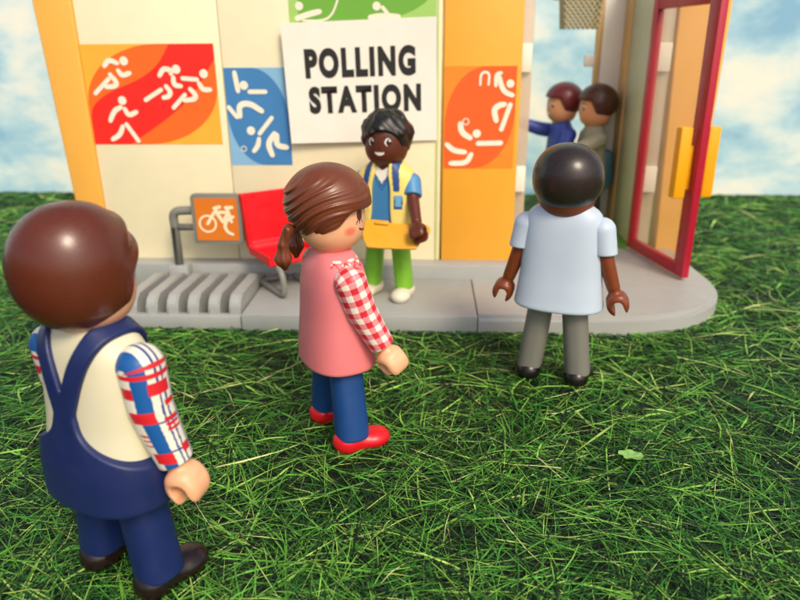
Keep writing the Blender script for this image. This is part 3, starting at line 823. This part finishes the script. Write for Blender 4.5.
def figure(name, label, cat, loc, rz, scale=1.0):
    o = thing(name, label, cat, loc, rz); o.scale = (scale,)*3; return o

def pivot_part(o, rz):   # turn a head part about the figure's own axis
    o.rotation_euler = (0, 0, rz)

# ---- foreground man in dungarees
def fore_man():
    phi = R(63); T = figure('toy_figure', 'toy man in navy dungarees and checked shirt, seen from behind, nearest the camera', 'toy figure', (-6.07, 11.0, 0), phi+R(90), 1.01)
    h = 0.035
    ws = [1.28, 1.28, 1.18, 1.15, 1.08, 0.86, 0.47]; ds = [0.94, 0.92, 0.78, 0.70, 0.62, 0.52, 0.42]
    tf = torso_fn(2.32, ws, ds)
    sdf_mesh('torso', tf, (-1.5, -1.1, 2.0), (1.5, 1.1, 5.5), h, plastic('ivory_shirt', '#d9d3b4', 0.36), T)
    def ov(P):
        x, y, z = P[..., 0], P[..., 1], P[..., 2]
        shell = smax(tf(P)-0.085, -(tf(P)+0.05), 0.03)
        P2 = P.copy(); P2[..., 1] = 0
        st = np.minimum(cone(P2, (0.02, 0, 3.98), (0.70, 0, 5.35), 0.18, 0.18), cone(P2, (-0.02, 0, 3.98), (-0.70, 0, 5.35), 0.18, 0.18))
        hw = 0.30+1.2*sm(4.05, 3.02, z)**1.5
        mid = smax(np.abs(x)-hw, z-4.0, 0.1)
        low = z-3.02-0.0*x+0.9*np.clip(np.abs(x)-0.35, 0, 1)*0.0
        m = smin(smin(st, mid, 0.12), low, 0.15)
        return smax(shell, m, 0.045)
    sdf_mesh('dungarees', ov, (-1.6, -1.2, 1.9), (1.6, 1.2, 5.65), h*0.9, plastic('navy_plastic', '#1a2759', 0.38), T)
    sdf_mesh('collar', lambda P: smax(np.abs(np.sqrt(P[..., 0]**2+P[..., 1]**2)-0.5+(P[..., 2]-5.4)*0.3)-0.07, np.abs(P[..., 2]-5.42)-0.13, 0.04)+10*np.clip(P[..., 1]-0.05, 0, 1),
             (-0.8, -0.8, 5.2), (0.8, 0.8, 5.7), 0.025, plastic('attr_gloss', None, 0.35), T,
             lambda V: np.where((((np.arctan2(V[:, 1], V[:, 0])*0.55/0.16) % 1 < .5) ^ ((V[:, 2]/0.13) % 1 < .5))[:, None], np.array(lin('#c9201f')), np.array(lin('#e4ddc8'))))
    hd = sdf_mesh('head', head_fn, (-1, -1, 4.8), (1, 1, 7.3), h, plastic('attr_gloss', None, 0.35), T, head_colors(SKINL, 'man'))
    def disp(P):
        x, y, z = P[..., 0], P[..., 1], P[..., 2]
        fr = sm(-0.35, -0.9, y)
        return 0.035*fr*np.sin(11*z+5*y+3*np.abs(x))+0.012*np.sin(3*x+2*z)
    hair = sdf_mesh('hair', hair_bowl((0, 0.08, 6.46), (1.01, 1.05, 1.22), 5.38, 6.4, disp, -0.10, 2.15), (-1.3, -1.3, 5.1), (1.3, 1.4, 7.9), h, plastic('brown_hair', '#5c2a18', 0.22, sss=0.02), hd)
    pivot_part(hd, R(-14))
    for s in (-1, 1): make_leg(T, s, plastic('navy_leg', '#16265c', 0.4), plastic('dark_shoe', '#1d1311', 0.22, sss=0), splay=0.30)
    red, blu, dbl, wht = [np.array(lin(c)) for c in ('#d3202a', '#16589c', '#2a3f8a', '#e6e2cf')]
    def plaid(side):
        A = arm_paths(side)
        def f(V):
            a, t = arm_uv(V, A, side)
            C = np.tile(wht, (len(V), 1))
            ivory = np.array(lin('#d9d3b4')); C[(a > 112) | (a < -120)] = ivory
            blue = (a > 30) & (a < 72); C[blue] = blu
            for lo, hi in ((4, 10), (-12, -6), (-40, -4+(-30))): C[(a > lo) & (a < hi)] = dbl
            for tt in (0.05, 0.92, 1.5): C[(np.abs(t-tt) < 0.018) & (a < 30) & (a > -110)] = dbl
            # red bars: broad ones cross half way round, thin ones come in threes
            for tt, hw, a0, a1 in ((-0.12, .045, -60, 100), (0.06, .045, -60, 105), (0.36, .10, 72, 108), (0.30, .11, -25, 34), (0.80, .11, 30, 100),
                                   (1.62, .11, 28, 88), (0.88, .03, -30, 14), (0.98, .03, -30, 14), (1.08, .03, -30, 14),
                                   (1.16, .022, 72, 98), (1.26, .022, 72, 98), (1.36, .022, 72, 98), (1.5, .08, -35, -4), (0.6, .05, -40, 0)):
                C[(np.abs(t-tt) < hw) & (a > a0) & (a < a1)] = red
            return C
        return f
    sk = plastic('light_skin', SKINL, 0.34, sss=0.12)
    am = plastic('attr_gloss', None, 0.35)
    make_arm(T, -1, (-1.20, 0.0, 4.82), (R(0), R(1), 0), am, plaid(-1), sk, hand_turn=R(12), h=0.017)
    make_arm(T, 1, (1.20, 0.0, 4.74), (R(-10), R(0), 0), am, plaid(1), sk, hand_turn=R(-12), h=0.03)
fore_man()

# ---- woman in pink tunic
def woman():
    phi = R(30); T = figure('toy_figure', 'toy woman in pink tunic with gingham sleeves, blue trousers and red shoes', 'toy figure', (-2.46, 16.6, 0), phi+R(90), 0.985)
    h = 0.04
    ws = [1.28, 1.24, 1.18, 1.15, 1.08, 0.86, 0.47]; ds = [0.96, 0.92, 0.84, 0.78, 0.68, 0.54, 0.42]
    tf = torso_fn(2.38, ws, ds)
    pink, red, white = [np.array(lin(c)) for c in ('#e27c80', '#cc2a2c', '#e8dccb')]
    def tcol(V):
        C = np.tile(pink, (len(V), 1)); x, y, z = V.T
        az = np.arctan2(x, -y)
        rr = np.sqrt(x*x+y*y)
        band = np.abs(z-(5.16+0.035*np.sign(np.sin(az*13)))) < 0.026
        sel = band & (z > 5.02) & (az < 0.9) & (az > -2.0); C[sel] = white
        sel2 = (np.abs(z-(5.09+0.06*np.sin(az*19))) < 0.024) & (az < 0.9) & (az > -2.0); C[sel2] = red
        return C
    sdf_mesh('tunic', tf, (-1.5, -1.1, 2.1), (1.5, 1.1, 5.5), 0.032, plastic('attr_satin', None, 0.42, sss=0.1), T, tcol)
    hd = sdf_mesh('head', head_fn, (-1, -1, 4.8), (1, 1, 7.3), 0.025, plastic('attr_satin', None, 0.42, sss=0.1), T, head_colors(SKINL, 'woman'))
    def strands(P):
        x, y, z = P[..., 0], P[..., 1], P[..., 2]
        s = z+0.42*y+0.18*np.sin(2.2*y+x)+0.12*np.sin(3.1*z+2*x)
        amp = 0.25+0.5*sm(-0.9, 0.4, y)
        return amp*(0.030*np.sin(s*19)+0.018*np.sin(s*37+2*y+1.3*x))*sm(7.6, 7.0, z)
    def hair(P):
        x, y, z = P[..., 0], P[..., 1], P[..., 2]
        d = ell(P, (0, 0.06, 6.58), (1.08, 1.12, 1.07))-strands(P)
        zc = 5.66+0.25*sm(0.5, -0.2, y)+0.58*sm(-0.15, -0.8, y)
        d = smax(d, zc-z, 0.12)
        return d*0.9
    hr = sdf_mesh('hair', hair, (-1.35, -1.35, 5.4), (1.35, 1.4, 7.85), 0.03, plastic('chestnut_hair', '#6d371f', 0.3, sss=0.02), hd)
    for s in (-1, 1):
        def pig(P, s=s):
            d = cone(P, (0.62*s, 0.95, 5.95), (0.66*s, 1.10, 5.55), 0.15, 0.12)
            d = smin(d, cone(P, (0.66*s, 1.10, 5.5), (0.62*s, 1.14, 5.12), 0.12, 0.21), 0.08)
            d = smin(d, cone(P, (0.62*s, 1.14, 5.12), (0.56*s, 1.12, 4.84), 0.21, 0.07), 0.08)
            a = np.arctan2(P[..., 1]-1.12, P[..., 0]-0.6*s)
            return d-0.012*np.sin(a*7+P[..., 2]*3)
        sdf_mesh('pigtail', pig, (-1.1, 0.6, 4.4), (1.1, 1.6, 6.2), 0.03, plastic('chestnut_hair'), hr)
    pivot_part(hd, R(-34))
    for s in (-1, 1): make_leg(T, s, plastic('blue_trousers', '#17427f', 0.38), plastic('red_shoe', '#d0131f', 0.28), splay=0.40, toe_out=0.08, width=0.41)
    rd, pk, wh = [np.array(lin(c)) for c in ('#cf2430', '#e58a90', '#efe4d2')]
    def ging(side):
        A = arm_paths(side)
        def f(V):
            a, t = arm_uv(V, A, side)
            i = np.floor(a/360*14+50).astype(int) % 2; j = np.floor(t/0.16+50).astype(int) % 2
            return np.where(((i == 0) & (j == 0))[:, None], rd, np.where((i != j)[:, None], pk, wh))
        return f
    sk = plastic('light_skin', SKINL, 0.34, sss=0.12); am = plastic('attr_gloss', None, 0.35)
    make_arm(T, -1, (-1.14, 0.0, 4.74), (R(-18), R(0), 0), am, ging(-1), sk, hand_turn=R(12), h=0.02)
    make_arm(T, 1, (1.14, 0.0, 4.74), (R(-12), R(0), 0), am, ging(1), sk, hand_turn=R(-12), h=0.03)
woman()

# ---- man in pale shirt, back view
def back_man():
    phi = R(70); T = figure('toy_figure', 'toy man in pale blue short sleeved shirt and grey trousers, back to the camera', 'toy figure', (4.12, 20.15, 0), phi+R(90), 0.985)
    ws = [1.42, 1.36, 1.26, 1.20, 1.15, 1.02, 0.50]; ds = [0.92, 0.86, 0.76, 0.68, 0.60, 0.50, 0.42]
    tf = torso_fn(2.66, ws, ds)
    PB_ = plastic('pale_blue_shirt', '#b9c8d8', 0.36, sss=0.05)
    sdf_mesh('shirt', tf, (-1.6, -1.1, 2.0), (1.6, 1.1, 5.5), 0.04, PB_, T)
    hd = sdf_mesh('head', head_fn, (-1, -1, 4.8), (1, 1, 7.3), 0.035, plastic('attr_satin', None, 0.42, sss=0.1), T, head_colors('#7a3a1e', 'man'))
    sdf_mesh('hair', hair_bowl((0, 0.05, 6.58), (1.05, 1.08, 1.10), 5.62, 6.8, n=2.15), (-1.3, -1.3, 5.2), (1.3, 1.4, 7.8), 0.035, plastic('black_hair_gloss', '#2a211c', 0.24, sss=0), hd)
    sk = plastic('brown_skin', '#7a3a1c', 0.32, sss=0.03)
    for s in (-1, 1): make_leg(T, s, plastic('grey_trousers', '#77766e', 0.42), plastic('black_shoe', '#15110f', 0.22, sss=0), splay=0.27, toe_out=0.08, width=0.40)
    make_arm(T, -1, (-1.14, 0.02, 5.04), (R(3), R(4), 0), PB_, None, sk, short=-0.75, skin_mat=sk, hand_turn=R(5), h=0.03)
    make_arm(T, 1, (1.14, 0.02, 5.04), (R(3), R(-4), 0), PB_, None, sk, short=-0.75, skin_mat=sk, hand_turn=R(5), h=0.03)
back_man()

# ---- polling clerk facing the camera
def clerk():
    rz = R(-20); T = figure('toy_figure', 'toy man in yellow waistcoat facing the camera and holding a yellow clipboard', 'toy figure', (-1.62, 26.35, 0.7), rz, 0.965)
    ws = [1.04, 1.04, 1.02, 1.02, 0.96, 0.80, 0.45]; ds = [0.72, 0.68, 0.62, 0.58, 0.52, 0.46, 0.40]
    tf = torso_fn(2.42, ws, ds)
    blue, dk, wht, gr = [np.array(lin(c)) for c in ('#3f7fb4', '#1f4f8c', '#e9e4d8', '#5fa02c')]
    def tcol(V):
        C = np.tile(blue, (len(V), 1)); x, y, z = V.T; f = y < 0
        v = z-(4.62+1.25*np.abs(x))
        C[f & (v > 0) & (z > 4.6)] = wht
        C[f & (np.abs(v) < 0.05)] = dk; C[f & (np.abs(v+0.16) < 0.03)] = dk
        C[np.abs(z-2.62) < 0.04] = dk; C[z < 2.46] = gr
        return C
    am = plastic('attr_satin', None, 0.42, sss=0.1)
    sdf_mesh('jumper', tf, (-1.3, -1.0, 2.3), (1.3, 1.0, 5.5), 0.035, am, T, tcol)
    yel, nv, lb = [np.array(lin(c)) for c in ('#ecd474', '#244a80', '#6aa8cc')]
    def vest(P):
        x, y, z = P[..., 0], P[..., 1], P[..., 2]
        sh = smax(tf(P)-0.13, -(tf(P)+0.02), 0.03)
        op = 0.42+0.16*sm(4.0, 2.4, z)-0.12*sm(4.4, 5.2, z)
        m = smax(op-np.abs(x), y-0.05, 0.02)          # open front
        m = np.where(y < 0.05, op-np.abs(x), -0.3)
        return smax(smax(sh, m, 0.04), 2.5-z, 0.05)
    def vcol(V):
        C = np.tile(yel, (len(V), 1)); x, y, z = V.T; ax = np.abs(x); f = y < 0
        C[f & (z > 4.45) & (ax < 0.80) & (ax > 0.45-0.1*(z-4.4)) & (np.abs(ax-0.62-0.15*(5-z)) < 0.14)] = nv
        for zc in (4.1, 3.05):
            d = np.maximum(np.abs(ax-0.75)/0.17, np.abs(z-zc)/0.21)
            C[f & (d < 1)] = nv; C[f & (d < 0.7)] = lb if zc > 4 else yel
            C[f & (np.abs(ax-0.75) < .15) & (np.abs(z-zc-0.17) < .05)] = lb
        return C
    sdf_mesh('waistcoat', vest, (-1.3, -1.0, 2.3), (1.3, 1.0, 5.6), 0.03, am, T, vcol)
    sdf_mesh('waistcoat_collar', lambda P: smax(smax(np.abs(np.sqrt(P[..., 0]**2+(P[..., 1]-0.05)**2)-0.62+(P[..., 2]-5.25)*0.5)-0.07, np.abs(P[..., 2]-5.28)-0.2, 0.05), -(P[..., 1]+0.35), 0.05),
             (-0.9, -0.6, 5.0), (0.9, 0.9, 5.6), 0.03, plastic('pale_yellow', '#ecd474', 0.4), T)
    hd = sdf_mesh('head', head_fn, (-1, -1, 4.8), (1, 1, 7.3), 0.025, am, T, head_colors('#5c2814', 'man'))
    def curls(P):
        x, y, z = P[..., 0], P[..., 1], P[..., 2]
        return 0.055*np.sin(5.5*x+3*z+1.5*np.sin(3*y))*np.cos(5*z-3*y+np.sin(4*x))+0.025*np.sin(13*x+7*z)*np.sin(11*y+5*z)
    def hair(P):
        x, y, z = P[..., 0], P[..., 1], P[..., 2]
        d = ell(P, (-0.02, 0.10, 6.58), (1.05, 1.05, 1.04))-curls(P)
        zc = 5.75+0.30*sm(0.3, -0.3, y)+0.62*sm(-0.25, -0.8, y)*sm(1.0, 0.65, np.abs(x))+0.12*np.sin(4*x+1)*sm(-0.3, -0.8, y)
        d = smax(d, zc-z, 0.1)
        return d*0.85
    sdf_mesh('hair', hair, (-1.35, -1.3, 5.4), (1.35, 1.4, 7.9), 0.03, plastic('black_hair', '#171310', 0.36, sss=0), hd)
    pivot_part(hd, R(4))
    for s in (-1, 1): make_leg(T, s, plastic('lime_trousers', '#7cba30', 0.4), plastic('white_shoe', '#e2dbc4', 0.35), splay=0.22, toe_out=0.1, width=0.36)
    sk = plastic('dark_skin', '#5c2814', 0.3, sss=0.03); bls = plastic('blue_sleeve', '#4a88b8', 0.4)
    make_arm(T, 1, (1.05, 0.0, 4.70), (R(-34), R(-12), 0), bls, None, sk, short=-0.62, skin_mat=sk, hand_turn=R(90), h=0.035)
    make_arm(T, -1, (-1.05, 0.0, 4.70), (R(-34), R(9), 0), bls, None, sk, short=-0.62, skin_mat=sk, hand_turn=R(90), h=0.035)
    # clipboard held in front
    K = thing('clipboard', 'yellow toy clipboard held out by the man in the waistcoat', 'clipboard', (-1.36, 24.85, 3.62), R(-12))
    K.rotation_euler = (R(42), R(3), R(-6))
    out = chaikin([(-1.30, 0.42), (-1.15, 0.50), (-0.95, 0.62), (-0.35, 0.60), (-0.25, 0.50), (0.62, 0.52), (0.72, 0.62), (1.36, 0.56), (1.42, 0.25), (1.30, 0.10), (1.18, 0.0), (1.0, -0.5), (0.92, -0.56), (-0.82, -0.66), (-0.92, -0.6), (-1.28, 0.3)], 1, True)
    BRD = plastic('golden_board', '#dc9e14', 0.35)
    bm_obj('board', extrude_poly([tuple(p) for p in out], -0.04, 0.04, 0.02), BRD, K, smooth=True)
    box('clip', -0.75, -0.2, 0.38, 0.56, 0.04, 0.14, BRD, K, bev=0.04)
clerk()

# ---- two figures beyond the doorway
def far_figure(label, loc, phi, hairc, top, legc, skin, arms, hand=None):
    T = figure('toy_figure', label, 'toy figure', loc, phi+R(90), 1.0)
    ws = [1.15, 1.12, 1.02, 0.95, 0.88, 0.72, 0.44]; ds = [0.8, 0.76, 0.68, 0.60, 0.54, 0.47, 0.40]
    tm = plastic('far_top_'+top[1:], top, 0.42, sss=0)
    sdf_mesh('torso', torso_fn(2.3, ws, ds), (-1.4, -1.0, 2.2), (1.4, 1.0, 5.5), 0.07, tm, T)
    hd = sdf_mesh('head', head_fn, (-1, -1, 4.8), (1, 1, 7.3), 0.045, plastic('attr_satin', None, 0.42, sss=0.1), T, head_colors(skin, 'man'))
    sdf_mesh('hair', hair_bowl((0, 0.08, 6.62), (1.08, 1.08, 1.04), 5.75, 6.75), (-1.3, -1.3, 5.4), (1.3, 1.4, 7.8), 0.06, plastic('far_hair_'+hairc[1:], hairc, 0.3, sss=0), hd)
    for s in (-1, 1): make_leg(T, s, plastic('far_leg_'+legc[1:], legc, 0.42, sss=0), plastic('black_shoe', '#15110f', 0.22, sss=0), h=0.06)
    sk = plastic('far_skin_'+skin[1:], skin, 0.35, sss=0)
    for s, rx, ry in arms: 
        a = make_arm(T, s, (1.08*s, 0, 4.78), (R(rx), R(ry), 0), tm, None, sk if hand is None or s < 0 else plastic('far_red', hand, 0.4, sss=0), hand_turn=R(80), h=0.05)
far_figure('small toy figure with red-brown hair and blue jacket reaching left beyond the doorway', (7.55, 40.0, 0.74), R(195), '#6a2228', '#3448a8', '#333a50', '#e2a07a', ((1, -25, 0), (-1, -100, 0)))
far_figure('small toy figure with brown hair and khaki top beyond the doorway, nearer the side wall', (8.93, 37.9, 0.74), R(185), '#4a2618', '#96947c', '#3a3a3c', '#d99a72', ((1, -66, 0), (-1, -15, 0)), hand='#b02030')
bgp = thing('toy_bag', 'teal toy rucksack on the back of the khaki figure', 'bag', (9.60, 37.85, 3.0), R(5))
box('bag_body', -0.25, 0.25, -0.75, 0.75, 0, 2.1, plastic('teal_plastic', '#2f5f6c', .4, sss=0), bgp, bev=0.18)
box('pocket', 0.26, 0.42, -0.5, 0.5, 0.25, 1.1, plastic('teal_plastic'), bgp, bev=0.08)

# ---- small round leaf lying in the grass
V = [(0, 0, 0.13)]; F = []; C = [np.array(lin('#a4c878'))]
nr, ns = 5, 60
for r in range(1, nr+1):
    for i in range(ns):
        a = 2*math.pi*i/ns; q = r/nr
        rad = 0.33*q*(1-0.16*math.exp(-((a-math.pi)/0.25)**2)*q+0.02*math.sin(9*a)*q)
        V.append((rad*math.cos(a), 0.93*rad*math.sin(a), 0.13+0.05*q*q+0.018*q*math.cos(6*a)))
        vein = abs(math.sin(3.5*a)) < 0.10
        C.append(np.array(lin('#b4d488' if vein else '#86b85e'))*(0.9+0.2*random.random()))
for i in range(ns): F.append((0, 1+i, 1+(i+1) % ns))
for r in range(nr-1):
    for i in range(ns): a = 1+r*ns+i; b = 1+r*ns+(i+1) % ns; F.append((a, a+ns, b+ns, b))
lo = mesh_obj('round_leaf', V, F, plastic('attr_leaf', None, 0.5, sss=0), loc=(5.34, 15.37, 0.06), col=np.array(C))
lo.rotation_euler = (R(-8), R(7), 0.4)
tag(lo, 'small round pale green leaf lying on the grass at right', 'leaf')
